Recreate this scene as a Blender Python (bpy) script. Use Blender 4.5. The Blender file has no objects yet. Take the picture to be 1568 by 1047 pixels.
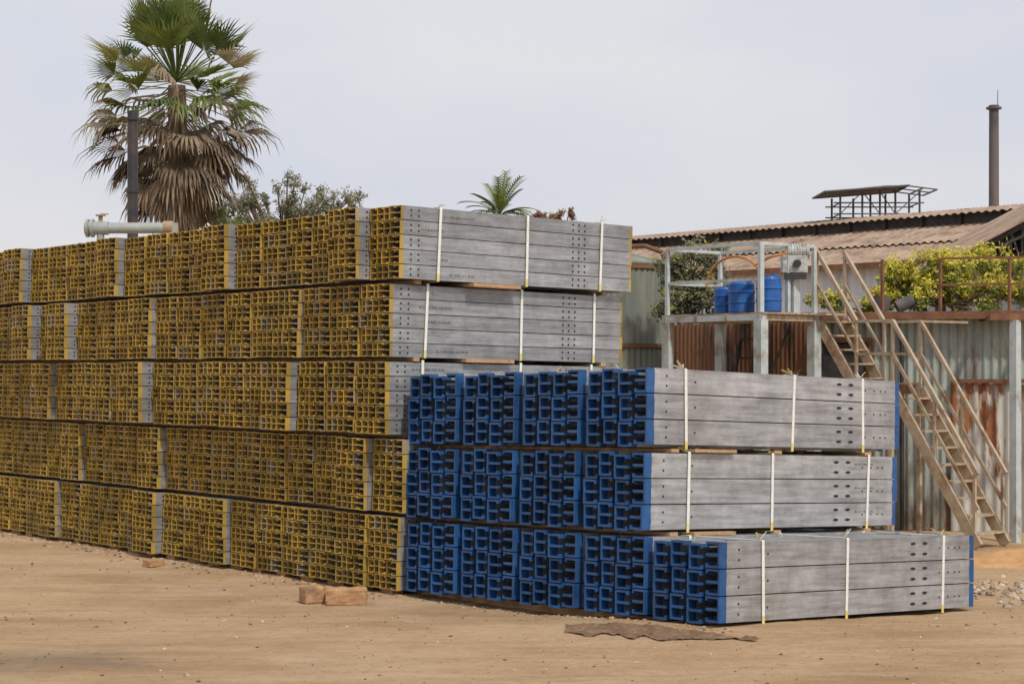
import bpy, math, random
from mathutils import Vector, Matrix, noise as mnoise
random.seed(7)
scene=bpy.context.scene
R=random
V=Vector
# ------------------------------------------------------------------ materials
def newmat(name):
    m=bpy.data.materials.new(name); m.use_nodes=True
    nt=m.node_tree; b=nt.nodes['Principled BSDF']
    return m,nt,b
def nd(nt,t,**kw):
    n=nt.nodes.new(t)
    for k,v in kw.items():
        if k.startswith('i_'):
            n.inputs[k[2:].replace('_',' ')].default_value=v
        else: setattr(n,k,v)
    return n
def mapped(nt,scale,loc=(0,0,0),rnd=False):
    tc=nd(nt,'ShaderNodeTexCoord'); mp=nd(nt,'ShaderNodeMapping')
    mp.inputs['Scale'].default_value=scale; mp.inputs['Location'].default_value=loc
    nt.links.new(tc.outputs['Object'],mp.inputs['Vector'])
    if rnd:
        oi=nd(nt,'ShaderNodeObjectInfo')
        ad=nd(nt,'ShaderNodeVectorMath',operation='MULTIPLY_ADD')
        ad.inputs[1].default_value=(37,53,71)
        nt.links.new(oi.outputs['Random'],ad.inputs[0]); nt.links.new(mp.outputs[0],ad.inputs[2])
        return ad.outputs[0]
    return mp.outputs[0]
def noise(nt,vec,scale,detail=5,rough=.55):
    n=nd(nt,'ShaderNodeTexNoise'); n.inputs['Scale'].default_value=scale
    n.inputs['Detail'].default_value=detail; n.inputs['Roughness'].default_value=rough
    nt.links.new(vec,n.inputs['Vector']); return n.outputs['Fac']
def ramp(nt,fac,stops):
    r=nd(nt,'ShaderNodeValToRGB'); e=r.color_ramp.elements
    while len(e)<len(stops): e.new(.5)
    for i,(p,c) in enumerate(stops):
        e[i].position=p
        e[i].color=(c,c,c,1) if not hasattr(c,'__len__') else (*c,1)
    nt.links.new(fac,r.inputs[0]); return r.outputs['Color']
def mix(nt,fac,a,b,mode='MIX'):
    m=nd(nt,'ShaderNodeMix',data_type='RGBA',blend_type=mode)
    for s,i in ((fac,0),(a,6),(b,7)):
        if hasattr(s,'links') : nt.links.new(s,m.inputs[i])
        elif hasattr(s,'__len__'): m.inputs[i].default_value=(*s,1)
        else: m.inputs[i].default_value=s
    return m.outputs[2]
def bump(nt,b,h,strength=.3,dist=.02):
    n=nd(nt,'ShaderNodeBump'); n.inputs['Strength'].default_value=strength; n.inputs['Distance'].default_value=dist
    nt.links.new(h,n.inputs['Height']); nt.links.new(n.outputs[0],b.inputs['Normal'])
def simple(name,c1,c2,scale=4,rough=.7,metal=0,bmp=.2,stretch=(1,1,1),c3=None):
    m,nt,b=newmat(name); v=mapped(nt,stretch)
    f=noise(nt,v,scale,6,.6)
    col=ramp(nt,f,[(.35,c1),(.65,c2)])
    if c3:
        f2=noise(nt,v,scale*.35,5,.65)
        k=ramp(nt,f2,[(.52,0.),(.66,1.)])
        col=mix(nt,k,col,c3)
    nt.links.new(col,b.inputs['Base Color'])
    b.inputs['Roughness'].default_value=rough; b.inputs['Metallic'].default_value=metal
    if bmp: bump(nt,b,noise(nt,v,scale*6,4),bmp,.01)
    return m
def steel(name,paint1,paint2,d,length,rowh,base=(.36,.37,.385),vlo=.7,bare=.93,dust=.1):
    m,nt,b=newmat(name)
    v=mapped(nt,(1,1,1),rnd=True)
    vs=mapped(nt,(1.0,.3,4),rnd=True)
    g=ramp(nt,noise(nt,v,5,8,.7),[(.3,tuple(x*.72 for x in base)),(.55,base),(.75,tuple(min(1,x*1.25) for x in base))])
    st=ramp(nt,noise(nt,vs,6,6,.65),[(.35,.62),(.6,1.12)])
    g=mix(nt,.75,g,st,'MULTIPLY')
    g=mix(nt,ramp(nt,noise(nt,mapped(nt,(1,.5,1.8),(3,1,2),True),2.7,9,.8),[(.56,0.),(.72,.65)]),g,(.66,.66,.65))
    g=mix(nt,ramp(nt,noise(nt,v,1.7,7,.7),[(.54,0.),(.75,.5)]),g,(.25,.215,.17))
    g=mix(nt,ramp(nt,noise(nt,v,42,3,.7),[(.66,0.),(.74,.5)]),g,(.16,.13,.1))
    tc=nd(nt,'ShaderNodeTexCoord'); sp=nd(nt,'ShaderNodeSeparateXYZ'); nt.links.new(tc.outputs['Object'],sp.inputs[0])
    dv=nd(nt,'ShaderNodeMath',operation='DIVIDE'); dv.inputs[1].default_value=rowh; nt.links.new(sp.outputs['Z'],dv.inputs[0])
    fl=nd(nt,'ShaderNodeMath',operation='FLOOR'); nt.links.new(dv.outputs[0],fl.inputs[0])
    dx=nd(nt,'ShaderNodeMath',operation='MULTIPLY'); dx.inputs[1].default_value=10 if rowh<.2 else 5; nt.links.new(sp.outputs['X'],dx.inputs[0])
    fx=nd(nt,'ShaderNodeMath',operation='FLOOR'); nt.links.new(dx.outputs[0],fx.inputs[0])
    cb=nd(nt,'ShaderNodeCombineXYZ'); nt.links.new(fl.outputs[0],cb.inputs[0]); nt.links.new(fx.outputs[0],cb.inputs[1])
    oi=nd(nt,'ShaderNodeObjectInfo'); nt.links.new(oi.outputs['Random'],cb.inputs[2])
    wn=nd(nt,'ShaderNodeTexWhiteNoise'); nt.links.new(cb.outputs[0],wn.inputs['Vector'])
    g=mix(nt,1.,g,ramp(nt,wn.outputs['Value'],[(0,.78),(1,1.1)]),'MULTIPLY')
    pc=mix(nt,ramp(nt,noise(nt,v,9,5,.6),[(.3,0.),(.7,1.)]),paint1,paint2)
    pc=mix(nt,1.,pc,ramp(nt,wn.outputs['Value'],[(0,vlo),(.9,1.15)]),'MULTIPLY')
    if bare<1: pc=mix(nt,ramp(nt,wn.outputs['Value'],[(bare,0.),(bare+.01,.5)]),pc,tuple(x*.6 for x in base))
    pc=mix(nt,ramp(nt,noise(nt,v,2.5,6,.7),[(.5,0.),(.75,.5)]),pc,tuple(x*.6+dust for x in paint2))
    wob=noise(nt,v,14,3); mw=nd(nt,'ShaderNodeMath',operation='MULTIPLY_ADD'); mw.inputs[1].default_value=.03
    nt.links.new(wob,mw.inputs[0]); nt.links.new(sp.outputs['Y'],mw.inputs[2])
    lt=nd(nt,'ShaderNodeMath',operation='LESS_THAN'); lt.inputs[1].default_value=d+.015; nt.links.new(mw.outputs[0],lt.inputs[0])
    gt=nd(nt,'ShaderNodeMath',operation='GREATER_THAN'); gt.inputs[1].default_value=length-d*.7+.015; nt.links.new(mw.outputs[0],gt.inputs[0])
    mx=nd(nt,'ShaderNodeMath',operation='MAXIMUM'); nt.links.new(lt.outputs[0],mx.inputs[0]); nt.links.new(gt.outputs[0],mx.inputs[1])
    col=mix(nt,mx.outputs[0],g,pc)
    nt.links.new(col,b.inputs['Base Color'])
    me=nd(nt,'ShaderNodeMath',operation='MULTIPLY_ADD'); me.inputs[1].default_value=-.5; me.inputs[2].default_value=.5
    nt.links.new(mx.outputs[0],me.inputs[0]); nt.links.new(me.outputs[0],b.inputs['Metallic'])
    b.inputs['Roughness'].default_value=.48
    bump(nt,b,noise(nt,v,30,3),.12,.005)
    return m
def leafmat(name,c1,c2,tr=.25):
    m,nt,b=newmat(name); v=mapped(nt,(1,1,1))
    col=mix(nt,ramp(nt,noise(nt,v,3,4),[(.35,0.),(.65,1.)]),c1,c2)
    nt.links.new(col,b.inputs['Base Color']); b.inputs['Roughness'].default_value=.65
    t=nd(nt,'ShaderNodeBsdfTranslucent'); nt.links.new(col,t.inputs[0])
    ms=nd(nt,'ShaderNodeMixShader'); ms.inputs[0].default_value=tr
    nt.links.new(b.outputs[0],ms.inputs[1]); nt.links.new(t.outputs[0],ms.inputs[2])
    nt.links.new(ms.outputs[0],nt.nodes['Material Output'].inputs[0])
    return m
def rusty(name,base,base2,rust,lo,hi,zlo=None,zhi=None,scale=2.2,amp=.12):
    m,nt,b=newmat(name); v=mapped(nt,(1,1,.22)); vv=mapped(nt,(1,1,1))
    g=mix(nt,ramp(nt,noise(nt,v,scale,6,.65),[(.35,0.),(.65,1.)]),base,base2)
    g=mix(nt,ramp(nt,noise(nt,mapped(nt,(1,1,.12),(4,4,4)),scale*3,6,.7),[(.5,0.),(.75,.5)]),g,tuple(x*.5 for x in base))
    f=noise(nt,v,scale*1.3,8,.7)
    if zlo is not None:
        tc=nd(nt,'ShaderNodeTexCoord'); sp=nd(nt,'ShaderNodeSeparateXYZ'); nt.links.new(tc.outputs['Object'],sp.inputs[0])
        mr=nd(nt,'ShaderNodeMapRange'); mr.inputs['From Min'].default_value=zlo; mr.inputs['From Max'].default_value=zhi
        mr.inputs['To Min'].default_value=amp; mr.inputs['To Max'].default_value=-amp
        nt.links.new(sp.outputs['Z'],mr.inputs['Value'])
        a=nd(nt,'ShaderNodeMath',operation='ADD'); nt.links.new(f,a.inputs[0]); nt.links.new(mr.outputs[0],a.inputs[1]); f=a.outputs[0]
    k=ramp(nt,f,[(lo,0.),(hi,1.)])
    rc=mix(nt,noise(nt,vv,12,5),rust,tuple(x*.4 for x in rust))
    nt.links.new(mix(nt,k,g,rc),b.inputs['Base Color']); b.inputs['Roughness'].default_value=.7
    bump(nt,b,noise(nt,vv,25,4),.25,.008)
    return m
M_YB=steel('galvanised_yellow_end',(.50,.31,.045),(.36,.26,.06),.042,3.0,.14,base=(.40,.41,.425),vlo=.6,bare=.93,dust=.11)
M_BB=steel('galvanised_blue_end',(.010,.058,.19),(.018,.10,.28),.085,3.2,.212,base=(.45,.455,.465),bare=2,dust=.05)
M_HOLE=simple('hole_black',(.01,.01,.01),(.02,.02,.02),bmp=0)
M_INK=simple('ink_black',(.03,.03,.035),(.09,.09,.09),bmp=0)
M_STRAP=simple('strap_white',(.68,.67,.6),(.8,.8,.77),20,.5,bmp=0)
M_STRAPY=simple('strap_yellow',(.6,.48,.1),(.75,.66,.33),20,.5,bmp=0)
M_WOOD=simple('wood',(.36,.21,.1),(.52,.33,.18),6,.85,bmp=.3,stretch=(1,6,6))
M_BRICK=simple('laterite',(.36,.19,.09),(.50,.31,.16),9,.95,bmp=.8,c3=(.28,.17,.1))
M_CLOTH=simple('sack_cloth',(.12,.07,.038),(.24,.15,.085),8,.95,bmp=.6)
M_WHITE=simple('steel_pale_paint',(.40,.46,.46),(.52,.57,.57),7,.6,bmp=.1,c3=(.30,.27,.22))
M_CREAM=simple('stair_paint',(.36,.27,.18),(.48,.39,.28),8,.6,bmp=.1,c3=(.24,.13,.065))
M_RUST=simple('rusted_steel',(.14,.065,.035),(.24,.11,.055),6,.85,bmp=.4)
M_DARK=simple('dark_steel_and_shade',(.02,.02,.022),(.05,.045,.04),5,.7,bmp=.2)
M_GSHEET=simple('old_dark_sheet',(.07,.065,.065),(.13,.12,.12),5,.7,bmp=.2)
M_POLE=simple('black_pipe',(.02,.02,.024),(.045,.042,.045),5,.5,bmp=.2,c3=(.07,.05,.04))
M_BARREL=simple('blue_plastic',(.012,.08,.30),(.02,.13,.42),4,.4,bmp=.05,c3=(.05,.13,.3))
M_HOSE=simple('orange_hose',(.5,.17,.03),(.6,.25,.06),10,.5,bmp=0)
M_PIPE=simple('grey_pipe',(.26,.30,.29),(.36,.38,.35),4,.55,bmp=.1,c3=(.36,.30,.23))
M_VALVE=simple('valve_brown',(.30,.2,.13),(.4,.28,.18),6,.6)
M_MOTOR=simple('motor_grey',(.38,.42,.42),(.5,.53,.52),9,.5,bmp=.2,c3=(.2,.18,.15))
M_SHED=rusty('shed_corrugated',(.24,.29,.27),(.40,.45,.41),(.20,.10,.05),.50,.68,-.1,2.7,amp=.08)
M_SHED2=rusty('shed_sheet_rusted',(.42,.42,.39),(.56,.54,.49),(.36,.13,.045),.49,.57,2.0,.2,amp=.14,scale=3.4)
M_TANK=rusty('tank_sheet',(.17,.19,.16),(.27,.28,.23),(.18,.13,.07),.6,.72)
M_RSHEET=rusty('rust_panel',(.17,.08,.04),(.26,.12,.06),(.08,.05,.03),.5,.6)
M_ROOF=rusty('roof_sheet',(.29,.20,.14),(.40,.295,.215),(.16,.095,.06),.48,.7,scale=1.4)
M_WWALL=rusty('white_wall',(.55,.6,.66),(.66,.69,.72),(.32,.27,.22),.58,.72)
M_CHIM=simple('chimney_steel',(.07,.065,.068),(.13,.12,.118),3,.8,stretch=(1,1,.4),c3=(.15,.12,.11))
M_TRUNK=simple('bark',(.12,.08,.055),(.2,.15,.1),6,.95,bmp=.6)
LG=[leafmat('palm_green_a',(.11,.16,.03),(.19,.24,.055)),leafmat('palm_green_b',(.055,.09,.022),(.12,.16,.04)),leafmat('palm_green_c',(.26,.28,.08),(.36,.34,.13))]
LB=[leafmat('palm_dry_a',(.20,.145,.09),(.32,.25,.16),.15),leafmat('palm_dry_b',(.10,.07,.045),(.18,.13,.085),.15),leafmat('palm_dry_c',(.38,.32,.22),(.48,.42,.3),.15)]
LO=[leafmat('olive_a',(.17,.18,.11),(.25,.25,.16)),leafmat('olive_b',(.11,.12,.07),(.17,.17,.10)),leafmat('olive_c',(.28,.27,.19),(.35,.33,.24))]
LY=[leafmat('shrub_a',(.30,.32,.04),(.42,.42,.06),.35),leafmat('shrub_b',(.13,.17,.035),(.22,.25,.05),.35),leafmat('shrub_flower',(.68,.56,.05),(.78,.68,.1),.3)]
LR=[leafmat('red_a',(.25,.07,.03),(.32,.14,.06)),leafmat('red_b',(.14,.09,.03),(.2,.14,.05)),leafmat('red_c',(.3,.2,.1),(.35,.25,.12))]
# ------------------------------------------------------------------ builder
class B:
    def __init__(s): s.v=[];s.f=[];s.m=[]
    def add(s,vs,fs,mi=0):
        o=len(s.v); s.v+= [tuple(p) for p in vs]
        for f in fs: s.f.append([i+o for i in f]); s.m.append(mi)
    def bar(s,p0,p1,w,h,mi=0,up=V((0,0,1))):
        p0=V(p0);p1=V(p1);d=(p1-p0).normalized()
        if abs(d.dot(up))>.98: up=V((.633,-.774,0))
        a=d.cross(up).normalized(); c=a.cross(d).normalized()
        vs=[]
        for p in (p0,p1):
            for sa,sc in ((-1,-1),(1,-1),(1,1),(-1,1)): vs.append(p+a*sa*w/2+c*sc*h/2)
        s.add(vs,[(0,1,2,3),(7,6,5,4),(0,4,5,1),(1,5,6,2),(2,6,7,3),(3,7,4,0)],mi)
    def cyl(s,p0,p1,r0,r1=None,n=16,mi=0,cap=True):
        r1=r0 if r1 is None else r1
        p0=V(p0);p1=V(p1);d=(p1-p0).normalized()
        a=d.orthogonal().normalized(); c=d.cross(a)
        vs=[];
        for p,r in ((p0,r0),(p1,r1)):
            for i in range(n):
                t=2*math.pi*i/n; vs.append(p+a*math.cos(t)*r+c*math.sin(t)*r)
        fs=[(i,(i+1)%n,n+(i+1)%n,n+i) for i in range(n)]
        if cap: fs+=[tuple(range(n))[::-1],tuple(range(n,2*n))]
        s.add(vs,fs,mi)
    def tube(s,pts,r,n=8,mi=0):
        for a,b in zip(pts,pts[1:]): s.cyl(a,b,r,r,n,mi)
    def lathe(s,c,prof,n=24,mi=0):
        c=V(c);vs=[]
        for r,z in prof:
            for i in range(n):
                t=2*math.pi*i/n; vs.append(c+V((r*math.cos(t),r*math.sin(t),z)))
        fs=[]
        for k in range(len(prof)-1):
            for i in range(n): fs.append((k*n+i,k*n+(i+1)%n,(k+1)*n+(i+1)%n,(k+1)*n+i))
        fs.append(tuple(range((len(prof)-1)*n,len(prof)*n)))
        s.add(vs,fs,mi)
    def corr(s,O,U,W,pitch=.09,amp=.012,mi=0,sub=6,rows=1,back=None):
        O=V(O);U=V(U);W=V(W);n=U.cross(W).normalized();L=U.length
        k=max(4,int(L/pitch*sub)); vs=[]
        for j in range(rows+1):
            for i in range(k+1):
                x=i/k; vs.append(O+U*x+W*(j/rows)+n*amp*math.sin(x*L/pitch*2*math.pi))
        fs=[(j*(k+1)+i,j*(k+1)+i+1,(j+1)*(k+1)+i+1,(j+1)*(k+1)+i) for j in range(rows) for i in range(k)]
        s.add(vs,fs,mi)
    def obj(s,name,mats,parent=None,smooth=False,mw=None):
        me=bpy.data.meshes.new(name); me.from_pydata(s.v,[],s.f)
        for m in mats: me.materials.append(m)
        me.polygons.foreach_set('material_index',s.m)
        if smooth: me.polygons.foreach_set('use_smooth',[True]*len(s.f))
        me.update()
        o=bpy.data.objects.new(name,me); scene.collection.objects.link(o)
        if parent: o.parent=parent
        if mw is not None: o.matrix_local=mw
        return o
def empty(name,mw=None):
    e=bpy.data.objects.new(name,None); scene.collection.objects.link(e)
    if mw is not None: e.matrix_world=mw
    return e
Lx=V((-.633,.774,0)); Rx=V((.774,.633,0))
# ------------------------------------------------------------------ beams
def offset(pts,t):
    out=[]
    n=len(pts)
    for i in range(n):
        p=V(pts[i])
        ds=[]
        if i>0: ds.append((p-V(pts[i-1])).normalized())
        if i<n-1: ds.append((V(pts[i+1])-p).normalized())
        ns=[V((-d.y,d.x)) for d in ds]
        if len(ns)==1: out.append(p+ns[0]*t)
        else:
            b=(ns[0]+ns[1]).normalized(); out.append(p+b*t/max(.3,b.dot(ns[0])))
    return out
def section(bl,pts,t,x0,z0,y0,y1,flip=False,w=0):
    a=[V(p) for p in pts]; b=offset(a,t)
    def cv(p,y): 
        px=(w-p.x) if flip else p.x
        return (x0+px,y,z0+p.y)
    n=len(a)
    vs=[cv(p,y0) for p in a]+[cv(p,y0) for p in b]+[cv(p,y1) for p in a]+[cv(p,y1) for p in b]
    fs=[]
    for i in range(n-1):
        fs+=[(i,i+1,n+i+1,n+i),(2*n+i,3*n+i,3*n+i+1,2*n+i+1),(i,2*n+i,2*n+i+1,i+1),(n+i,n+i+1,3*n+i+1,3*n+i)]
    fs+=[(0,n,3*n,2*n),(n-1,3*n-1,4*n-1,2*n-1)]
    bl.add(vs,fs,0)
def flatc(w,h,lip):
    return [(w,h-lip),(w,h),(0,h),(0,0),(w,0),(w,lip)]
def bundle_mesh(name,cols,rows,pitch,w,h,rowp,t,length,lip,mat,holes,rng,jz=.004,g=.01,jx=.003):
    # lipped channels with a welded mid-height rib: each shows two square cells end-on
    bl=B()
    for c in range(cols):
        dz=(c%2)*jz*.8+rng.uniform(0,jz*.4)
        last=(c==cols-1)
        for r in range(rows):
            y0=rng.uniform(-.014,.014); z0=r*rowp+dz; x0=c*pitch+(0 if last else rng.uniform(-jx,jx))
            section(bl,flatc(w,h,lip),t,x0,z0,y0,length+y0,last,w)
            if last: xa,xb=x0+.002,x0+w-t-.001
            else: xa,xb=x0+t+.001,x0+w-.002
            ya,yb=y0+.002,y0+length-.002; za,zb=z0+h*.5-g,z0+h*.5+g
            bl.add([(xa,ya,za),(xb,ya,za),(xb,ya,zb),(xa,ya,zb),(xa,yb,za),(xb,yb,za),(xb,yb,zb),(xa,yb,zb)],[(0,1,2,3),(7,6,5,4),(0,4,5,1),(1,5,6,2),(2,6,7,3),(3,7,4,0)],0)
    xe=(cols-1)*pitch+w+.0025
    for (y,zf,hy,hz,r0) in holes:
        for r in range(rows):
            z=r*rowp+zf*h+dz
            k=8; vs=[(xe,y+hy*math.cos(2*math.pi*i/k),z+hz*math.sin(2*math.pi*i/k)) for i in range(k)]
            bl.add(vs,[tuple(range(k))],1)
    me=bpy.data.meshes.new(name); me.from_pydata(bl.v,[],bl.f)
    me.materials.append(mat); me.materials.append(M_HOLE)
    me.polygons.foreach_set('material_index',bl.m); me.update()
    return me,xe
rng=random.Random(3)
YH=[]
for y in (.13,.22): 
    for z in (.3,.7): YH.append((y,z,.011,.011,None))
for y in (2.18,2.26,2.34):
    for z in (.25,.7): YH.append((y,z,.012,.012,None))
YM=[bundle_mesh('yellow_bundle_mesh%d'%i,5,5,.1,.088,.132,.14,.0085,3.0,.022,M_YB,YH,rng,.004,.006)for i in range(4)]
BH=[(.22,.3,.01,.01,None),(.22,.7,.01,.01,None),(.55,.5,.01,.01,None)]
for y in (2.36,2.52):
    for z in (.28,.72): BH.append((y,z,.035,.013,None))
for y in (2.72,2.84,2.93,3.0): BH.append((y,.5,.009,.009,None))
BM=[bundle_mesh('blue_bundle_mesh%d'%i,4,3,.195,.15,.203,.212,.018,3.2,.035,M_BB,BH,rng,.026,.011,.006)for i in range(4)]
def strap(parent,x0,x1,z0,z1,y,slant=0,tuft=False,w=.03):
    b=B(); e=.006
    def seg(p,q,mi,nrm):
        p=V(p);q=V(q);d=V((0,w/2,0)); n=V(nrm)*.004
        b.add([p-d,p+d,q+d,q-d,p-d+n,p+d+n,q+d+n,q-d+n],[(0,1,2,3),(7,6,5,4),(0,4,5,1),(1,5,6,2),(2,6,7,3),(3,7,4,0)],mi)
    zm=z0+(z1-z0)*.1
    seg((x1+e,y,z0-e),(x1+e,y+slant*.1,zm),1,(1,0,0)); seg((x1+e,y+slant*.1,zm),(x1+e,y+slant,z1+e),0,(1,0,0))
    seg((x1+e,y+slant,z1+e),(x0-e,y+slant,z1+e),0,(0,0,1))
    seg((x0-e,y,z0-e),(x0-e,y+slant,z1+e),0,(-1,0,0)); seg((x0-e,y,z0-e),(x1+e,y,z0-e),1,(0,0,-1))
    if tuft:
        for k in range(4):
            a=R.uniform(-1,1); q=V((x1-.02+R.uniform(-.05,.05),y+slant+a*.12,z1+.055+R.uniform(-.02,.03)))
            p=V((x1-.03,y+slant,z1+.012)); s=V((.014,0,.006))
            b.add([p-s,p+s,q+s*.6,q-s*.6],[(0,1,2,3)],k%2)
    return b.obj('strap',[M_STRAP,M_STRAPY],parent)
def text(parent,s,x,y,z,size):
    c=bpy.data.curves.new('marking','FONT'); c.body=s; c.size=size; c.extrude=0.0005; c.space_character=1.25; c.materials.append(M_INK)
    o=bpy.data.objects.new('marking',c); scene.collection.objects.link(o); o.parent=parent
    o.matrix_local=Matrix(((0,0,1,x),(1,0,0,y),(0,1,0,z),(0,0,0,1)))
def frame(P,rx,ry):
    return Matrix.Translation(P)@Matrix.Rotation(math.atan2(-.774,.633),4,'Z')@Matrix.Rotation(ry,4,'Y')@Matrix.Rotation(rx,4,'X')
YE=empty('yellow_end_beam_stack',frame(V((-1.106,17.3,-.085)),-math.radians(1.0),0))
tierx=[.03,.06,-.11,-.10,0]; tiery=[.0,.03,-.06,-.04,0]
bold={4:{1:-.16,6:-.12,11:-.1,16:-.15},3:{3:-.05,9:-.1,13:-.15,15:-.17},2:{3:-.13,9:-.17,14:-.08},1:{1:-.1,9:-.1,13:-.07},0:{1:-.03,6:-.1,9:-.12,14:-.1}}
for ti in range(5):
    z=ti*.739; x=tierx[ti]; 
    nb=22
    wood=B(); base_off=0
    for bi in range(nb):
        me,xe=YM[rng.randrange(4)]
        base_off+=rng.gauss(0,.012); base_off*=.8
        off=base_off
        if bi==0: off=0
        if bi in bold[ti]: off=bold[ti][bi]
        o=bpy.data.objects.new('beam_bundle',me); scene.collection.objects.link(o); o.parent=YE
        o.location=(x-xe,tiery[ti]+off,z+(rng.uniform(-.004,.010) if ti==4 else rng.uniform(-.004,.004)))
        o.rotation_euler=(0,rng.uniform(-.008,.008),rng.uniform(-.008,.008))
        if bi==0:
            for y in (.42,1.62,2.6)if ti!=4 else(.45,1.56,2.55): strap(YE,x-xe,x,z,z+.702,tiery[ti]+y,R.uniform(0,.06),ti==4)
            if ti>=2:
                for r in range(5):
                    if rng.random()<.85: text(YE,rng.choice(['K-1-101-XXL-4-C-M-PL','101-XXL-4-C-M-PL','1-110-4-C-M-PL']),x+.004,tiery[ti]+.5+rng.uniform(-.25,.1),z+r*.14+.05,.032)
        elif rng.random()<.5:
            strap(YE,x-xe,x,z,z+.702,tiery[ti]+off+.45)
        x-=xe+rng.uniform(.012,.03)
    if ti<4:
        for y,wd in ((.28,.07),(1.45,.09),(2.7,.07)):
            wood.bar((tierx[ti]+.02,y,z+.718),(tierx[ti]-11,y,z+.718),wd,.036)
        wood.bar((max(tierx[ti],tierx[ti+1])+.055,1.15,z+.719),(tierx[ti]-.5,1.15,z+.719),.6,.034)
        wood.obj('timber_spacer',[M_WOOD],YE)
feet=B()
for i in range(24):
    feet.bar((-i*.47-.1,.12+rng.uniform(-.05,.05),-.03),(-i*.47-.32,.12,-.03),.12,.06)
feet.obj('timber_footing',[M_BRICK],YE)
BE=empty('blue_end_beam_stack',frame(V((1.6,14.18,.01)),-math.radians(2.3),-math.radians(1.25)))
lay=[(0.0,5,0,.0),(-.86,4,.0,.0),(-.86,4,.02,.02)]
for ti,(x,nb,yo,_) in enumerate(lay):
    z=ti*.69
    for bi in range(nb):
        me,xe=BM[rng.randrange(4)]
        off=[0,-.02,-.045,-.065,-.085][bi]+yo+rng.uniform(-.006,.006)
        o=bpy.data.objects.new('beam_bundle',me); scene.collection.objects.link(o); o.parent=BE
        o.location=(x-xe,off,z); o.rotation_euler=(0,0,rng.uniform(-.006,.006))
        if bi==0:
            for y in [(.5,1.5,2.77),(.5,1.52,2.78),(.45,1.75,2.7)][ti]: strap(BE,x-xe,x,z,z+.655,yo+y,R.uniform(-.02,.03),True)
            for r in range(3): text(BE,'K1-4-110-SK-M5',x+.004,yo+2.62,z+r*.212+.14,.03)
        else:
            for y in (.5,1.6,2.7): strap(BE,x-xe,x,z,z+.655,off+y,0,ti==2 or bi<1)
        x-=xe+rng.uniform(.075,.085)
    if ti>0:
        w=B()
        for y in (.35,1.6,2.8): w.bar((lay[ti][0]+.0,y,z-.017),(lay[ti][0]-3.3,y,z-.017),.09,.03)
        w.bar((lay[ti][0]+.05,.78,z-.016),(lay[ti][0]-.3,.78,z-.016),.5,.028)
        w.obj('timber_spacer',[M_WOOD],BE)
w=B()
for y in (.25,1.5,2.8): w.bar((-.1,y,-.045),(-4.2,y,-.045),.12,.07)
w.obj('timber_footing',[M_WOOD],BE)
# ------------------------------------------------------------------ ground
def zg(x,y):
    t=min(1,max(0,(y-14)/2.5)); z=-.13*t*t*(3-2*t)
    p=V((x*.5,y*.5,0)); a=mnoise.noise(p)*.018+mnoise.noise(V((x*2.3,y*2.3,3)))*.012+mnoise.noise(V((x*7,y*7,7)))*.006
    return z+a
def axis(lo,hi,f0,f1,st):
    c=[];x=f0
    while x<=f1: c.append(x); x+=st
    d=st;x=f0
    pre=[]
    while x>lo: d*=1.35; x-=d; pre.append(x)
    d=st;x=c[-1];post=[]
    while x<hi: d*=1.35; x+=d; post.append(x)
    return pre[::-1]+c+post
xs=axis(-1500,1500,-7,8.5,.06); ys=axis(-1500,2500,9,24,.06)
g=B(); vs=[(x,y,zg(x,y)) for y in ys for x in xs]; n=len(xs)
g.v=vs; g.f=[(j*n+i,j*n+i+1,(j+1)*n+i+1,(j+1)*n+i) for j in range(len(ys)-1) for i in range(n-1)]; g.m=[0]*len(g.f)
m,nt,b=newmat('sandy_earth'); v=mapped(nt,(1,1,1)); vs_=mapped(nt,(.35,1.6,1))
c=ramp(nt,noise(nt,v,.55,8,.65),[(.32,(.40,.25,.125)),(.5,(.53,.35,.195)),(.68,(.62,.44,.27))])
c=mix(nt,ramp(nt,noise(nt,vs_,1.3,7,.7),[(.42,0.),(.62,.6)]),c,(.65,.48,.31))
c=mix(nt,ramp(nt,noise(nt,mapped(nt,(.25,2.2,1),(5,2,0)),2.1,7,.7),[(.5,0.),(.66,.45)]),c,(.40,.245,.13))
c=mix(nt,ramp(nt,noise(nt,mapped(nt,(.5,.9,1),(1,8,0)),.9,8,.7),[(.54,0.),(.7,.5)]),c,(.34,.22,.13))
c=mix(nt,ramp(nt,noise(nt,v,9,8,.75),[(.50,0.),(.7,.55)]),c,(.35,.215,.115))
c=mix(nt,ramp(nt,noise(nt,v,38,6,.8),[(.56,0.),(.72,.6)]),c,(.28,.18,.10))
c=mix(nt,ramp(nt,noise(nt,v,60,3,.6),[(.62,0.),(.7,.5)]),c,(.72,.59,.43))
nt.links.new(c,b.inputs['Base Color']); b.inputs['Roughness'].default_value=.95; b.inputs['Specular IOR Level'].default_value=.15
bump(nt,b,noise(nt,v,14,10,.75),1,.045)
g.obj('ground',[m],smooth=True)
def blob(bl,c,r,sq=(1,1,.7),mi=0,seg=7,rg=5):
    o=V(c);vs=[];rot=Matrix.Rotation(R.uniform(0,6),3,'Z')
    for j in range(rg+1):
        ph=math.pi*j/rg
        for i in range(seg):
            th=2*math.pi*i/seg; q=R.uniform(.78,1.12)
            vs.append(o+rot@V((math.sin(ph)*math.cos(th)*sq[0],math.sin(ph)*math.sin(th)*sq[1],math.cos(ph)*sq[2]))*r*q)
    fs=[(j*seg+i,(j+1)*seg+i,(j+1)*seg+(i+1)%seg,j*seg+(i+1)%seg) for j in range(rg) for i in range(seg)]
    bl.add(vs,fs,mi)
st=B()
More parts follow.
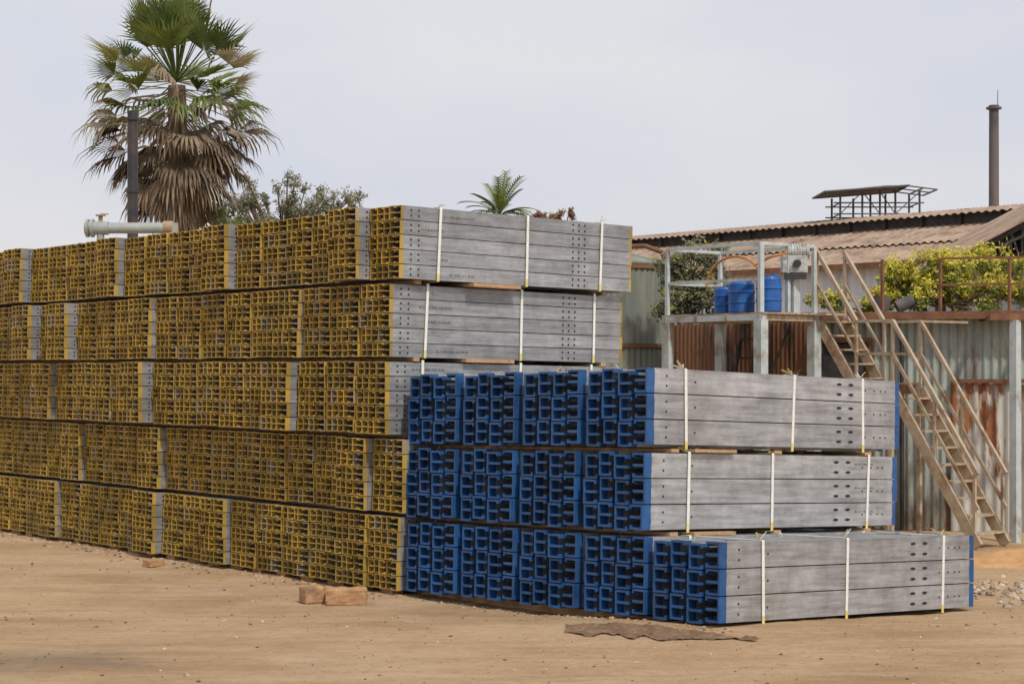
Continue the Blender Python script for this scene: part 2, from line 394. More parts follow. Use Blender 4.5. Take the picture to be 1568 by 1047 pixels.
for i in range(1300):
    y=R.uniform(11.5,22); x=R.uniform(-.3,.3)*y
    blob(st,(x,y,zg(x,y)+.001),R.choice([.004,.005,.007,.009,.016])*R.uniform(.6,1.2),mi=R.choice([0,1,2,2]),seg=5,rg=3)
for i in range(420):
    s=R.uniform(-.1,9.5); p=V((-1.106,17.3,0))+Lx*s-Rx*abs(R.gauss(0,.22)); blob(st,(p.x,p.y,zg(p.x,p.y)),R.uniform(.008,.03),mi=R.randrange(3),seg=5,rg=3)
for i in range(160):
    s=R.uniform(-.2,4.3); p=V((1.6,14.18,0))+Lx*s-Rx*abs(R.gauss(0,.12)); blob(st,(p.x,p.y,zg(p.x,p.y)),R.uniform(.006,.022),mi=R.randrange(3),seg=5,rg=3)
st.obj('pebbles',[M_BRICK,simple('stone_light',(.42,.33,.24),(.55,.45,.35),8,.9),simple('stone_dark',(.12,.08,.05),(.2,.14,.1),8,.9)])
lf=B()
for i in range(260):
    y=R.uniform(11.8,20); x=R.uniform(-.29,.29)*y; a=R.uniform(0,6.3); s=R.uniform(.008,.022); z=zg(x,y)+.008
    d=V((math.cos(a),math.sin(a),R.uniform(-.2,.4)))*s; e=V((-math.sin(a),math.cos(a),R.uniform(-.3,.3)))*s*.45; o=V((x,y,z))
    lf.add([o-d,o+e,o+d,o-e],[(0,1,2,3)],R.choice([0,0,0,1]))
lf.obj('leaf_litter',[simple('dry_leaf',(.16,.10,.05),(.3,.2,.1),8,.9,bmp=0),simple('paper_scrap',(.6,.57,.5),(.7,.68,.62),8,.8,bmp=0)])
rb=B()
for i in range(520):
    x=R.gauss(5.2,.7); y=R.gauss(17.4,.6)
    if x<4.3: continue
    blob(rb,(x,y,zg(x,y)+R.uniform(-.01,.015)),R.uniform(.012,.05),mi=R.randrange(3),seg=6,rg=4)
rb.obj('rubble_pile',[simple('rubble_a',(.46,.36,.26),(.58,.48,.36),9,.9),simple('rubble_b',(.36,.24,.14),(.46,.32,.2),9,.9),simple('rubble_c',(.25,.2,.15),(.36,.3,.23),9,.9)])
def mound(name,cx,cy,rx,ry,h,mat,seed):
    b=B();n=26;vs=[]
    for j in range(n+1):
        for i in range(n+1):
            u=i/n*2-1;w_=j/n*2-1; x=cx+u*rx;y=cy+w_*ry; r=math.hypot(u,w_)
            k=max(0,1-r)**1.1
            vs.append((x,y,zg(x,y)-.02+h*k*(.75+.6*mnoise.noise(V((x*2.5,y*2.5,seed))))+.03*mnoise.noise(V((x*9,y*9,seed)))*min(1,k*5)))
    b.v=vs;b.f=[(j*(n+1)+i,j*(n+1)+i+1,(j+1)*(n+1)+i+1,(j+1)*(n+1)+i) for j in range(n) for i in range(n)];b.m=[0]*len(b.f)
    return b.obj(name,[mat],smooth=True)
M_SOIL=simple('orange_soil',(.44,.23,.09),(.56,.33,.15),7,.95,bmp=.8)
mound('earth_mound',5.9,20.3,1.5,.8,.24,M_SOIL,2)
def block(name,c,sx,sy,sz,rz):
    b=B();o=V(c);rot=Matrix.Rotation(rz,3,'Z');N=9;vs=[];fs=[]
    idx={}
    def vid(i,j,k):
        if (i,j,k) not in idx:
            p=V((i/N-.5,j/N-.5,k/N)); e=sum(1 for q in (i,j,k) if q in(0,N))
            q=V((p.x*sx,p.y*sy,p.z*sz)); 
            if e>=2: q=V((q.x*.94,q.y*.94,sz/2+(q.z-sz/2)*.92))
            nn=mnoise.noise(V((p.x*5+sx*9,p.y*5,p.z*5)))*.06+mnoise.noise(V((p.x*14+sx*9,p.y*14,p.z*14)))*.03
            q=q*(1+nn)
            idx[(i,j,k)]=len(vs); vs.append(o+rot@q)
        return idx[(i,j,k)]
    for a in range(N):
        for c2 in range(N):
            fs.append((vid(a,c2,N),vid(a+1,c2,N),vid(a+1,c2+1,N),vid(a,c2+1,N)))
            for k in (0,N):
                fs.append((vid(a,k,c2),vid(a+1,k,c2),vid(a+1,k,c2+1),vid(a,k,c2+1)))
                fs.append((vid(k,a,c2),vid(k,a+1,c2),vid(k,a+1,c2+1),vid(k,a,c2+1)))
    b.add(vs,fs); return b.obj(name,[M_BRICK])
block('laterite_block',(-1.83,16.75,-.13),.2,.19,.16,.5)
block('laterite_block',(-1.50,16.6,-.13),.36,.2,.16,.05)
block('laterite_block',(-3.9,19.9,-.13),.2,.15,.08,.9)
cl=B();nx,ny=90,30;vs=[]
for j in range(ny+1):
    for i in range(nx+1):
        u=i/nx;w_=j/ny-.5
        x=.42+u*1.4+.05*mnoise.noise(V((u*6,w_*3,4))); wd=.52+.30*mnoise.noise(V((u*5,2,1)))+.22*mnoise.noise(V((u*13,(1 if w_>0 else 5),1)))
        if u>.5: wd*=max(.22,1-(u-.5)*2.2)
        if u<.1: wd*=.5+u*5
        y=14.12-.42*u+.09*math.sin(u*5)+w_*wd*1.3
        ridge=max(0,1-abs(mnoise.noise(V((x*4,y*11,1))))*6)
        z=zg(x,y)+.008+.035*ridge*(1-abs(w_)*1.7)+.012*mnoise.noise(V((x*22,y*22,1)))
        vs.append((x,y,z))
cl.v=vs;cl.f=[(j*(nx+1)+i,j*(nx+1)+i+1,(j+1)*(nx+1)+i+1,(j+1)*(nx+1)+i) for j in range(ny) for i in range(nx)];cl.m=[0]*len(cl.f)
cl.obj('discarded_sack',[M_CLOTH],smooth=True)
# ------------------------------------------------------------------ plants
def frond(bl,O,az,el,pet,fan,nb,mi,droop,spread=1.9,wid=.05):
    d=V((math.cos(az)*math.cos(el),math.sin(az)*math.cos(el),math.sin(el)))
    side=V((-math.sin(az),math.cos(az),0)); up=side.cross(d)*-1
    up=d.cross(side)*-1 if up.z<0 else up
    side=(Matrix.Rotation(R.uniform(-.7,.7),3,d)@side); up=(Matrix.Rotation(R.uniform(-.3,.3),3,d)@up)
    H=V(O)+d*pet-V((0,0,pet*.12))
    bl.bar(O,H,.035,.02,mi)
    for k in range(nb):
        a=(k/(nb-1)-.5)*2*spread
        ln=fan*(1-.28*abs(a)/spread)*R.uniform(.8,1.1)
        bd=(d*math.cos(a)+side*math.sin(a)+up*(.12+.16*math.cos(a))).normalized()
        p1=H+bd*ln*.5; bd2=(bd-V((0,0,droop*R.uniform(.7,1.3)))).normalized()
        p2=p1+bd2*ln*.28; bd3=(bd2-V((0,0,droop*R.uniform(1,2.4)))).normalized(); p3=p2+bd3*ln*.27
        s=bd.cross(up).normalized()*wid/2
        f=up*wid*.25
        bl.add([H,p1-s,p1+f,p1+s,p2-s*.7,p2+s*.7,p3],[(0,2,1),(0,3,2),(1,2,4),(2,3,5),(2,5,4),(4,5,6)],mi)
def fanpalm(name,base,heart,scale=1,seed=1,ng=50,nbr=130):
    R.seed(seed)
    t=B(); b=V(base);h=V(heart)
    N=14
    for i in range(N):
        a=b.lerp(h,i/N);c=b.lerp(h,(i+1)/N); r=.26*scale*(1-.25*i/N)
        t.cyl(a,c,r*1.04,r*.94,12,6,False)
    for i in range(ng):
        q=i/ng; el=math.radians(80-q*84+R.uniform(-8,8)); az=i*2.4+R.uniform(-.4,.4)
        frond(t,h+V((0,0,.1)),az,el,R.uniform(1.05,1.6)*scale,R.uniform(.75,1.0)*scale,20,(R.choice([0,0,1,1,2]) if q<.75 else R.choice([0,2,5])),.10,wid=.06*scale,spread=1.35)
    for i in range(nbr):
        q=i/nbr; el=math.radians(-2-q*70+R.uniform(-14,10)); az=i*2.4+R.uniform(-.5,.5)
        O=h+V((0,0,-q*1.3*scale))
        mi=R.choice([3,3,4,4,5,4]) if q>.2 else R.choice([0,2,3,3,5,1])
        frond(t,O,az,el,R.uniform(.95,1.55)*scale*(1-.15*q),R.uniform(.8,1.2)*scale,14,mi,R.uniform(.35,1.0),spread=R.uniform(.6,1.3),wid=.07*scale)
    return t.obj(name,LG+LB+[M_TRUNK])
fanpalm('fan_palm_tree',(-8.1,45,-.1),(-8.25,45,9.0),1.14,11)
def leafy(name,base,trunk_h,clumps,per,size,mats,seed=1,tr=.12,flower=0):
    R.seed(seed); t=B(); b=V(base); top=b+V((R.uniform(-.2,.2),0,trunk_h))
    pts=[b,b.lerp(top,.5)+V((.06,0,0)),top]
    t.cyl(pts[0],pts[1],tr,tr*.8,10,3,False); t.cyl(pts[1],pts[2],tr*.8,tr*.6,10,3,False)
    for c,r in clumps:
        c=V(c); mid=top.lerp(c,.5)+V((R.uniform(-.1,.1),R.uniform(-.1,.1),-.08))
        t.cyl(top,mid,tr*.45,tr*.3,6,3,False); t.cyl(mid,c,tr*.3,tr*.12,6,3,False)
        for k in range(7):
            d=V((R.gauss(0,1),R.gauss(0,1),R.gauss(.3,1))).normalized()
            e=c+d*r*R.uniform(.7,1.3); t.cyl(c,e,tr*.1,tr*.03,4,3,False)
            sub=int(per/7)
            for q in range(sub):
                u=R.random(); p=c.lerp(e,.3+.75*u)+V((R.gauss(0,1),R.gauss(0,1),R.gauss(0,1)))*r*.2
                a=V((R.gauss(0,1),R.gauss(0,1),R.gauss(0,1))).normalized(); bb=a.orthogonal().normalized()
                s=size*R.uniform(.6,1.3); 
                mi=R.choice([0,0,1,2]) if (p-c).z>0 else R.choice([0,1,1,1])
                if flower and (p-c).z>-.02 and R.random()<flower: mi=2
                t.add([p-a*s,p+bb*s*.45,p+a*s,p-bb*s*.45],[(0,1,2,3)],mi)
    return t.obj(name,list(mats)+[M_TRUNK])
R.seed(21)
cl1=[]
for i in range(110):
    a=R.uniform(-1,1); x=-6.1+a*2.15; zt=7.25-.8*abs(a)**1.6+.2*math.sin(a*9); cl1.append(((x,50+R.uniform(-1,1),zt-R.uniform(0,1.4)-.1),R.uniform(.14,.34)))
leafy('olive_tree',(-6.1,50,-.1),4.8,cl1,130,.045,LO,3,.14)
leafy('broadleaf_bush',(-8.0,48,-.1),5.0,[((-8.3,48,5.9),.4),((-7.8,48,6.1),.3),((-7.3,48,5.7),.4)],400,.06,LG,4,.1)
R.seed(9); t=B(); h=V((-.34,50,6.2)); t.cyl((-.34,50,-.1),h,.17,.13,10,6)
def pinnate(t,O,az,el,ln,mi):
    d=V((math.cos(az)*math.cos(el),math.sin(az)*math.cos(el),math.sin(el))); p=V(O); N=16
    for i in range(N):
        q=p+d*ln/N; t.bar(p,q,.02,.02,mi)
        if i>2:
            s=d.cross(V((0,0,1))).normalized()
            for sg in (-1,1):
                bd=(s*sg*.8+d*.7+V((0,0,.15))).normalized(); l=ln*.3*(1-abs(i/N-.5)*.9)
                tip=q+bd*l-V((0,0,l*.25)); w_=d*.03
                t.add([q-w_,q+w_,tip],[(0,1,2)],mi)
        p=q; d=(d-V((0,0,.07))).normalized()
for i in range(28): pinnate(t,h,R.uniform(0,6.28),math.radians(R.uniform(20,85)),R.uniform(.95,1.3),R.choice([0,1,1,0]))
t.obj('date_palm_tree',LG+LB+[M_TRUNK])
leafy('red_leaf_shrub',(1.22,46,-.1),5.3,[((1.2,46,5.85),.16),((1.42,46,5.9),.16),((1.0,46,5.8),.14),((.72,46,5.85),.16)],260,.04,LR,6,.08)
# ------------------------------------------------------------------ pole, pipe
p=B(); p.cyl((-7.26,35,-.13),(-7.26,35,6.78),.105,.1,20); p.cyl((-7.26,35,6.78),(-7.26,35,6.82),.13,.13,20); p.cyl((-7.26,35,6.82),(-7.26,35,6.96),.1,.1,20)
p.cyl((-7.26,35,5.4),(-7.26,35,5.44),.12,.12,20,0); p.obj('black_vent_pipe',[M_POLE],smooth=False)
p=B(); z=4.33
p.cyl((-6.95,30,z),(-5.6,30.2,z+.02),.09,.09,20,0); p.cyl((-6.98,30,z),(-6.94,30,z),.15,.15,20,0); p.cyl((-6.90,30,z),(-6.86,30,z),.15,.15,20,0)
p.cyl((-6.75,30,z-.2),(-6.75,30,z+.2),.035,.035,12,1); p.cyl((-6.75,30,z+.2),(-6.75,30,z+.22),.08,.08,12,1); p.bar((-6.75,30,z+.23),(-6.62,30,z+.23),.02,.02,1)
p.cyl((-5.75,30.2,z+.02),(-5.6,30.2,z+.02),.115,.115,16,1); p.cyl((-5.6,30.2,z+.1),(-5.6,30.2,-.13),.09,.09,16,0); p.cyl((-7.0,30,z),(-6.62,30,z),.11,.11,16,0)
p.cyl((-6.75,30,z-.1),(-6.75,30,-.13),.06,.06,12,0)
p.obj('water_pipeline',[M_PIPE,M_VALVE])
# ------------------------------------------------------------------ tank
t=B(); c=V((1.5,28,-.13)); n=220;prof=[0,1.2,1.21,2.5,2.51,3.72];vs=[]
for z in prof:
    for i in range(n):
        a=2*math.pi*i/n; r=.88+.012*math.sin(a*55)+(.012 if prof.index(z)%2 else 0); vs.append(c+V((r*math.cos(a),r*math.sin(a),z)))
t.add(vs,[(k*n+i,k*n+(i+1)%n,(k+1)*n+(i+1)%n,(k+1)*n+i) for k in range(5) for i in range(n)])
t.lathe(c+V((0,0,3.72)),[(.92,0),(.92,.03),(.15,.26),(.12,.34)],32,0)
for z in (1.2,2.5,3.68): t.lathe(c+V((0,0,z)),[(.9,-.03),(.925,-.03),(.925,.03),(.9,.03)],48,1)
t.tube([c+V((.1,-.3,4.0)),c+V((.5,-.5,4.0)),c+V((.75,-.6,3.9)),c+V((.85,-.6,3.6))],.035,8,1)
t.obj('corrugated_storage_tank',[M_TANK,M_RUST])
# ------------------------------------------------------------------ platform
C=V((3.13,23,0)); dz=2.71
def PL(s,t_,z): return C+Lx*s+Rx*t_+V((0,0,z))
p=B()
for s,t_ in ((0,0),(1.68,0),(0,1.0),(1.68,1.0)):
    p.bar(PL(s,t_,-.13),PL(s,t_,dz-.07),.13 if s==0 else .09,.13,0)
for a,b_ in (((-.06,0),(1.74,0)),((-.06,1),(1.74,1))): p.bar(PL(*a,dz-.04),PL(*b_,dz-.04),.07,.08,0)
for s in (0,.56,1.12,1.68): p.bar(PL(s,-.05,dz-.045),PL(s,1.05,dz-.045),.05,.07,1)
for i in range(9): p.bar(PL(-.08,.02+i*.12,dz+.012),PL(1.76,.02+i*.12,dz+.012),.11,.02,1)
p.bar(PL(-.1,.95,dz+.01),PL(-.1,1.35,dz+.01),.3,.03,1)
for s,t_ in ((0,0),(1.68,0),(0,.5),(0,1.0),(1.68,1.0)): p.bar(PL(s,t_,dz),PL(s,t_,3.6),.05 if s or t_ else .07,.05,0)
for z in (3.6,3.15):
    p.bar(PL(0,0,z),PL(1.68,0,z),.035,.04,0); p.bar(PL(1.68,0,z),PL(1.68,1,z),.035,.04,0)
    if z>3.4: p.bar(PL(1.68,1,z),PL(.2,1,z),.035,.04,0)
p.bar(PL(0,0,3.6),PL(0,1.0,3.6),.035,.04,0)
p.obj('elevated_platform',[M_WHITE,M_CREAM])
def barrel(x,y,r,h):
    b=B(); b.lathe((x,y,dz+.023),[(r*.9,0),(r,.02),(r,h*.3),(r*1.06,h*.32),(r*1.06,h*.36),(r,h*.38),(r,h*.62),(r*1.06,h*.64),(r*1.06,h*.68),(r,h*.7),(r*.98,h*.9),(r*.85,h*.97),(r*.8,h*.97),(r*.8,h),(0.02,h)],24)
    b.cyl((x+r*.4,y,dz+h),(x+r*.4,y,dz+h+.05),.03,.03,10,0); b.obj('blue_barrel',[M_BARREL],smooth=False)
q=PL(.98,.35,0);barrel(q.x,q.y,.13,.36)
q=PL(.60,.28,0);barrel(q.x,q.y,.17,.42)
q=PL(.12,.28,0);barrel(q.x,q.y,.16,.47)
b=B(); q=PL(.0,.62,0); x,y=q.x,q.y
b.bar((x-.16,y,3.36),(x+.16,y,3.36),.2,.22,0); b.cyl((x-.1,y-.02,3.52),(x+.14,y-.02,3.52),.09,.09,18,0); b.cyl((x+.14,y-.02,3.52),(x+.18,y-.02,3.52),.1,.1,18,0)
for k in range(6): b.cyl((x-.08+k*.035,y-.02,3.52),(x-.07+k*.035,y-.02,3.52),.1,.1,18,0)
b.bar((x,y,dz+.02),(x,y,3.26),.12,.1,0); b.bar((x-.14,y-.1,3.2),(x+.14,y-.1,3.2),.06,.08,1)
b.cyl((x+.02,y-.14,3.36),(x+.02,y-.1,3.36),.05,.05,14,1)
b.obj('pump_motor',[M_MOTOR,M_DARK])
b=B(); pts=[]
for i in range(15):
    a=math.pi*i/14; pts.append(PL(.75+.5*math.cos(a),.3,3.1+.38*math.sin(a)))
b.tube(pts,.017,8,0)
b.tube([q+V((0,-.15,.0)) for q in (PL(.4,.3,3.35),PL(.2,.4,3.45),PL(.05,.55,3.5))],.015,8,0)
b.obj('orange_hose',[M_HOSE])
b=B(); o=PL(3.0,1.3,-.13); b.corr(o,PL(.1,1.3,-.13)-o,V((0,0,2.78)),.08,.01,0)
for s in (.12,1.05,2.0,2.98): b.bar(PL(s,1.26,-.13),PL(s,1.26,2.66),.05,.05,1)
b.bar(PL(.1,1.25,1.3),PL(3,1.25,1.3),.04,.05,1)
b.obj('rusty_sheet_partition',[M_RSHEET,M_DARK])
b=B()
for s in (1.05,1.35): b.bar(PL(s,.45,-.13),PL(s+.05,1.15,2.6),.035,.035,0)
for k in range(10): 
    f=.08+k*.095; b.bar(PL(1.05,.45,-.13).lerp(PL(1.10,1.15,2.6),f),PL(1.35,.45,-.13).lerp(PL(1.40,1.15,2.6),f),.03,.03,0)
b.bar(PL(.8,.6,1.2),PL(.5,1.1,2.6),.03,.03,0)
b.obj('steel_ladder',[M_DARK])
# ------------------------------------------------------------------ staircase
S=V((3.95,23.7,0)); D=-Lx
def ST(s,w_,z): return S+D*s+Rx*w_+V((0,0,z))
zt=2.71; s1=.66; z1=1.76; s2=1.24; s3=2.52; z3=-.1
p=B()
for w_ in (0,.55):
    p.bar(ST(0,w_,zt-.04),ST(s1,w_,z1),.045,.14,0); p.bar(ST(s1-.02,w_,z1),ST(s2+.02,w_,z1),.045,.12,0); p.bar(ST(s2,w_,z1),ST(s3,w_,z3),.045,.14,0)
    for s,z in ((0,zt),(s1,z1),(s2,z1),(s2+.64,(z1+z3)/2),(s3-.05,z3)): p.bar(ST(s,w_,z-.03),ST(s,w_,z+.86),.035,.035,0)
    for h in (.86,.45):
        p.bar(ST(-.02,w_,zt+h),ST(s1,w_,z1+h),.045 if h>.5 else .03,.045 if h>.5 else .03,0); p.bar(ST(s1,w_,z1+h),ST(s2,w_,z1+h),.035,.035,0); p.bar(ST(s2,w_,z1+h),ST(s3,w_,z3+h),.045 if h>.5 else .03,.04,0)
    p.bar(ST(s1+.05,w_,-.13),ST(s1+.05,w_,z1),.05,.05,0); p.bar(ST(s2-.02,w_,-.13),ST(s2-.02,w_,z1),.05,.05,0)
p.bar(ST(s2,.55,z1+.86),ST(s2+.5,.85,z1+.84),.03,.03,0)
for k in range(5):
    f=(k+.6)/5.2; p.bar(ST(s1*f,0,zt+(z1-zt)*f+.03),ST(s1*f,.55,zt+(z1-zt)*f+.03),.15,.022,0)
for k in range(9):
    f=(k+.7)/9.3; p.bar(ST(s2+(s3-s2)*f,0,z1+(z3-z1)*f+.03),ST(s2+(s3-s2)*f,.55,z1+(z3-z1)*f+.03),.16,.022,0)
for k in range(5): p.bar(ST(s1+.06+k*.11,-.02,z1+.075),ST(s1+.06+k*.11,.57,z1+.075),.1,.02,1)
p.obj('steel_staircase',[M_CREAM,M_RUST])
# ------------------------------------------------------------------ shed
A=V((3.2,25.2,-.13)); E=V((9.2,23.2,-.13)); U=E-A; nrm=V((U.y,-U.x,0)).normalized()
if nrm.y>0: nrm=-nrm
p=B(); H=2.86
p.corr(A,U,V((0,0,H)),.11,.014,0)
back=V((0,4,0))
p.corr(A+back,V(U),V((0,0,H)),.11,.014,0); p.corr(A+back,-back,V((0,0,H)),.11,.014,0); p.corr(E,back,V((0,0,H)),.11,.014,0)
k0=.44; pi_=0
while k0<1:
    wd=min(.125,1-k0); o=A+U*k0+nrm*(.05+.012*(pi_%2)); p.corr(o,U*(wd+.01),V((0,0,1.95+R.uniform(-.06,.05))),.14,.016,1); k0+=wd; pi_+=1
o=A+U*.44+nrm*.10+V((0,0,1.99)); p.bar(o,o+U*.56,.05,.05,3)
p.add([A+nrm*.25+V((0,0,H)),E+nrm*.25+V((0,0,H)),E+back+V((0,0,H)),A+back+V((0,0,H)),A+nrm*.25+V((0,0,H+.05)),E+nrm*.25+V((0,0,H+.05)),E+back+V((0,0,H+.05)),A+back+V((0,0,H+.05))],[(3,2,1,0),(4,5,6,7),(0,1,5,4),(1,2,6,5),(2,3,7,6),(3,0,4,7)],3)
p.bar(A+nrm*.27+V((0,0,H-.02)),E+nrm*.27+V((0,0,H-.02)),.05,.07,3)
o=A+U*.08+nrm*.03; p.add([o,o+U*.19,o+U*.19+V((0,0,2.5)),o+V((0,0,2.5))],[(0,1,2,3)],4)  # dark quad painted in for the shade inside the door opening
for f in (.08,.27): p.bar(A+U*f+nrm*.05,A+U*f+nrm*.05+V((0,0,2.54)),.06,.06,3)
p.bar(A+U*.075+nrm*.05+V((0,0,2.54)),A+U*.275+nrm*.05+V((0,0,2.54)),.06,.06,3)
for x in (6.22,9.0):
    p.bar((x,22.6,-.13),(x,22.6,2.62),.1,.1,2)
p.bar((5.9,22.6,2.66),(9.2,22.6,2.66),.08,.08,3); p.bar((6.22,22.6,2.66),(6.22,24.3,2.68),.06,.06,3)
for x in (6.8,7.5,8.2,9): p.bar((x,22.6,2.66),(x,23.8,2.68),.05,.06,3)
for f in (.3,.42,.56,.7,.85,1): p.bar(A+U*f+nrm*.15+V((0,0,H)),A+U*f+nrm*.15+V((0,0,H+.75)),.035,.035,3)
for h in (.4,.75): p.bar(A+U*.42+nrm*.15+V((0,0,H+h)),E+nrm*.15+V((0,0,H+h)),.03,.03,3)
p.cyl(A+U*.34+nrm*.1,A+U*.34+nrm*.1+V((0,0,2.6)),.03,.03,10,4); p.cyl(A+U*.62+nrm*.12+V((0,0,2.2)),A+U*.62+nrm*.12+V((0,0,2.85)),.03,.03,10,4)
p.obj('corrugated_shed',[M_SHED,M_SHED2,M_WHITE,M_RUST,M_DARK])
R.seed(31)
cs=[((5.45+R.uniform(-.3,.3),25.4,2.95+R.uniform(0,.45)),.2) for i in range(9)]+[((6.2+R.uniform(-.7,.85),25.2+R.uniform(-.3,.3),2.92+R.uniform(0,.6)),.22) for i in range(26)]
leafy('flowering_shrub',(6.1,25.3,2.78),.15,cs,520,.03,LY,8,.03,.5)
cs=[((4.9+R.uniform(-.6,.6),26.0,2.9+R.uniform(0,.2)),.16) for i in range(10)]
leafy('low_shrub',(4.9,26,2.78),.1,cs,260,.03,LY,12,.03,.1)
cs=[((2.55+R.uniform(-.35,.6),26.4,2.8+R.uniform(0,.9)),.24) for i in range(16)]
leafy('leafy_tree',(2.6,26.4,-.13),2.6,cs,380,.04,[LO[0],LO[1],LY[0]],14,.06)
b=B(); b.cyl((5.0,24.75,2.8),(5.0,24.75,3.0),.1,.13,14,0); b.cyl((5.2,24.72,2.85),(5.42,24.72,2.95),.09,.09,14,0); b.obj('metal_bucket',[M_GSHEET])
# ------------------------------------------------------------------ warehouse
P0=V((10.64,38,0))
def WH(s,a,z): return P0+Lx*s-Rx*a+V((0,0,z))
p=B(); s0,s1_=-9,20
k=s0
while k<s1_:
    dzr=R.uniform(-.012,.012)
    for (aa,za,ab,zb) in ((.7,5.06,2.45,4.57),(2.4,4.56,4.1,4.1)):
        o=WH(k,aa,za+dzr+(.02 if aa<1 else 0)); p.corr(o,Lx*1.02,WH(k,ab,zb+dzr+(.02 if aa<1 else 0))-o,.2,.022,0)
    k+=1
p.corr(WH(s0,-.1,5.46),WH(s1_,-.1,5.46)-WH(s0,-.1,5.46),WH(s0,.95,5.27)-WH(s0,-.1,5.46),.2,.02,0)
p.corr(WH(s0,-.1,5.46),WH(s1_,-.1,5.46)-WH(s0,-.1,5.46),WH(s0,-1.1,5.27)-WH(s0,-.1,5.46),.2,.02,0)
p.corr(WH(s0,-.7,5.06),WH(s1_,-.7,5.06)-WH(s0,-.7,5.06),WH(s0,-5,4.1)-WH(s0,-.7,5.06),.2,.022,0)
for a in (.75,-.75):
    p.add([WH(s0,a,4.95),WH(s1_,a,4.95),WH(s1_,a,5.3),WH(s0,a,5.3)],[(0,1,2,3)],2)  # dark sheet paints in the shade of the open vent gap under the ridge
for i in range(30): p.bar(WH(s0+i,.8,5.02),WH(s0+i,.8,5.3),.04,.04,2)
p.corr(WH(s0,3.8,-.13),WH(s1_,3.8,-.13)-WH(s0,3.8,-.13),V((0,0,4.3)),.2,.018,1)
p.corr(WH(s0,-4.8,-.13),WH(s1_,-4.8,-.13)-WH(s0,-4.8,-.13),V((0,0,4.3)),.2,.018,1)
for s in (s0+.3,s1_-.3):
    p.add([WH(s,3.8,-.13),WH(s,-4.8,-.13),WH(s,-4.8,4.15),WH(s,-.1,5.1),WH(s,3.8,4.15)],[(0,1,2,3,4)],1)
p.bar(WH(s0,4.12,4.06),WH(s1_,4.12,4.06),.05,.12,3)
p.obj('warehouse',[M_ROOF,M_WWALL,M_DARK,M_RUST])
p=B()
for x in (7.45,7.95,8.35,8.7,9.25):
    for y in (41.5,42.6): p.bar((x,y,4.9),(x,y,6.0 if x<8.3 else 6.1),.035,.035,0)
for z in (5.55,5.8):
    for y in (41.5,42.6): p.bar((7.3,y,z),(9.35,y,z),.025,.03,0)
    for x in (7.45,9.25): p.bar((x,41.5,z),(x,42.6,z),.025,.025,0)
for a,b_ in ((7.45,7.95),(8.35,7.95),(8.7,8.35),(8.7,9.25)): p.bar((a,41.5,5.55),(b_,41.5,6.05),.022,.022,0)
e=[(7.05,41.2,6.03),(8.95,41.2,6.17),(9.0,42.9,6.17),(7.05,42.9,6.03)]
vs=e+[(8.0,42.05,6.17),(8.6,42.05,6.25)]
p.add(vs,[(0,1,5,4),(1,2,5),(2,3,4,5),(3,0,4)],1)
for y in (41.3,42.0,42.7): p.bar((8.9,y,6.17),(9.6,y,6.08),.03,.03,0)
p.bar((9.3,41.3,6.12),(9.3,42.7,6.12),.03,.03,0);p.bar((9.6,41.3,6.08),(9.6,42.7,6.08),.03,.03,0)
for a,b_ in ((0,1),(1,2),(2,3),(3,0)): p.bar(V(e[a]),V(e[b_]),.03,.03,0)
p.obj('rooftop_vent_canopy',[M_GSHEET,M_GSHEET])
p=B(); x,y=12.65,48
p.cyl((x,y,-.13),(x,y,8.85),.15,.125,20,0); p.cyl((x,y,8.85),(x,y,8.95),.135,.135,20,0)
for z in (5.6,8.85): p.cyl((x,y,z),(x,y,z+.05),.2,.2,20,0)
p.cyl((x+.1,y,8.9),(x+.1,y,9.35),.012,.008,6,0)
p.obj('factory_chimney',[M_CHIM])
p=B()
xl,xa=7.75,10.1; zl,za=3.9,5.15
for y in (32,33.5,35,36.5):
    p.bar((xl,y,zl),(xa,y,za),.08,.08,1); p.bar((xa,y,za),(2*xa-xl,y,zl),.08,.08,1); p.bar((xl,y,zl-.05),(2*xa-xl,y,zl-.05),.07,.07,1); p.bar((xl+.1,y,zl-.02),(xa,y,za-.3),.05,.05,1)
    for k in range(1,12):
        f=k/12; x=xl+(xa-xl)*f; zz=zl+(za-zl)*f; p.bar((x,y,zl-.05),(x,y,zz),.03,.03,1); p.bar((x,y,zz),(x+(xa-xl)/12,y,zl-.05),.03,.03,1)
    for x in (xl+.1,2*xa-xl-.1): p.bar((x,y,-.13),(x,y,zl),.14,.14,1)
sl=V((xa-xl+.15,0,za-zl+.08))
p.corr((xl-.15,31.8,zl+.0),(0,5,0),sl,.2,.02,0); p.corr((2*xa-xl+.15,31.8,zl+.0),(0,5,0),V((-sl.x,0,sl.z)),.2,.02,0)
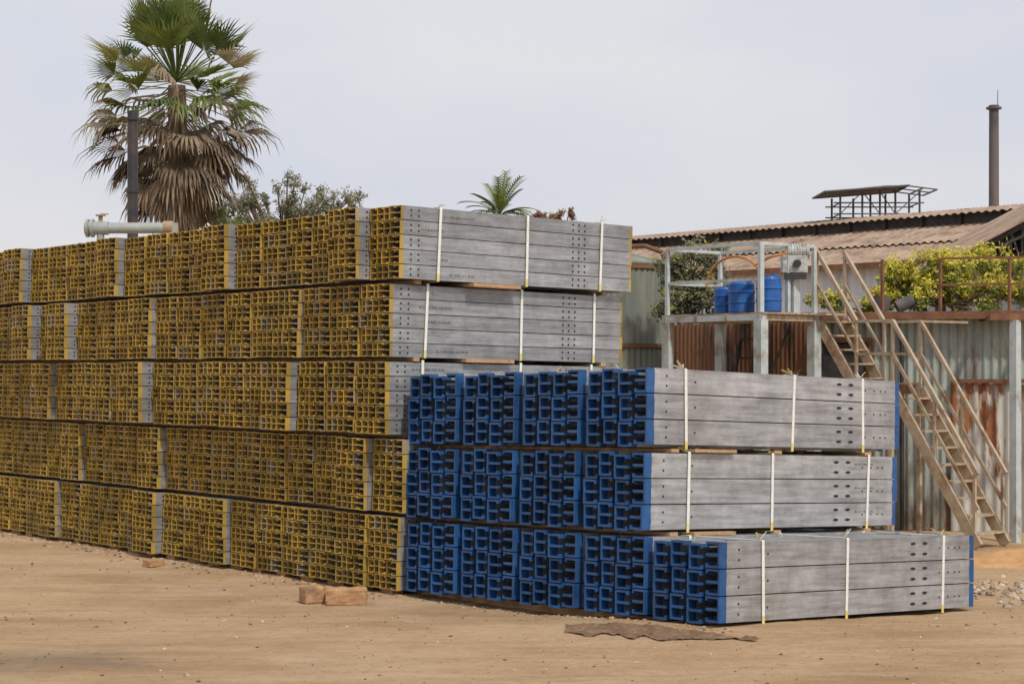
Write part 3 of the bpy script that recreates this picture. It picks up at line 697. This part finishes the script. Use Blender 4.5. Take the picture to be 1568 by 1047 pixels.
p.add([(xl,36.8,-.13),(2*xa-xl,36.8,-.13),(2*xa-xl,36.8,zl),(xa,36.8,za),(xl,36.8,zl)],[(0,1,2,3,4)],1)
p.obj('open_truss_shed',[M_ROOF,M_DARK])
R.seed(44)
cs=[((-2.0+R.gauss(0,.75),7.6+R.gauss(0,.5),6.0+R.uniform(-.3,.4)),.42) for i in range(20)]
leafy('roadside_tree',(-3.4,5.4,0),4.9,cs,260,.08,LG,45,.16)
# ------------------------------------------------------------------ light, sky
el=math.radians(50); to=V((.5*math.cos(el),-.866*math.cos(el),math.sin(el)))
sd=bpy.data.lights.new('sun','SUN'); sd.energy=2.5; sd.angle=math.radians(3); sd.color=(1,.94,.85)
so=bpy.data.objects.new('sun',sd); scene.collection.objects.link(so); so.rotation_euler=to.to_track_quat('Z','Y').to_euler(); so.location=(0,0,20)
w=bpy.data.worlds.new('World'); scene.world=w; w.use_nodes=True; nt=w.node_tree; bg=nt.nodes['Background']
sky=nd(nt,'ShaderNodeTexSky',sky_type='NISHITA'); sky.sun_disc=False; sky.sun_elevation=el; sky.sun_rotation=math.radians(150); sky.dust_density=4; sky.air_density=1; sky.ozone_density=1
tc=nd(nt,'ShaderNodeTexCoord'); mp=nd(nt,'ShaderNodeMapping'); mp.inputs['Scale'].default_value=(1,1,2.5); nt.links.new(tc.outputs['Generated'],mp.inputs[0])
f=noise(nt,mp.outputs[0],3.2,6,.55)
hz=ramp(nt,f,[(.35,(.79,.81,.90)),(.65,(.91,.90,.925))])
hz=mix(nt,1.,hz,(9.3,9.3,9.3),'MULTIPLY')
cm=mix(nt,.84,sky.outputs[0],hz); nt.links.new(cm,bg.inputs[0]); bg.inputs[1].default_value=.1
# ------------------------------------------------------------------ camera
cd=bpy.data.cameras.new('camera'); cd.sensor_width=36; cd.lens=36*2800/1568; cd.shift_y=(567-523.5)/1568; cd.clip_end=6000
co=bpy.data.objects.new('camera',cd); scene.collection.objects.link(co); co.location=(0,0,2); co.rotation_euler=(math.radians(90),0,0); scene.camera=co
scene.view_settings.view_transform='Standard'; scene.view_settings.look='None'; scene.view_settings.exposure=0
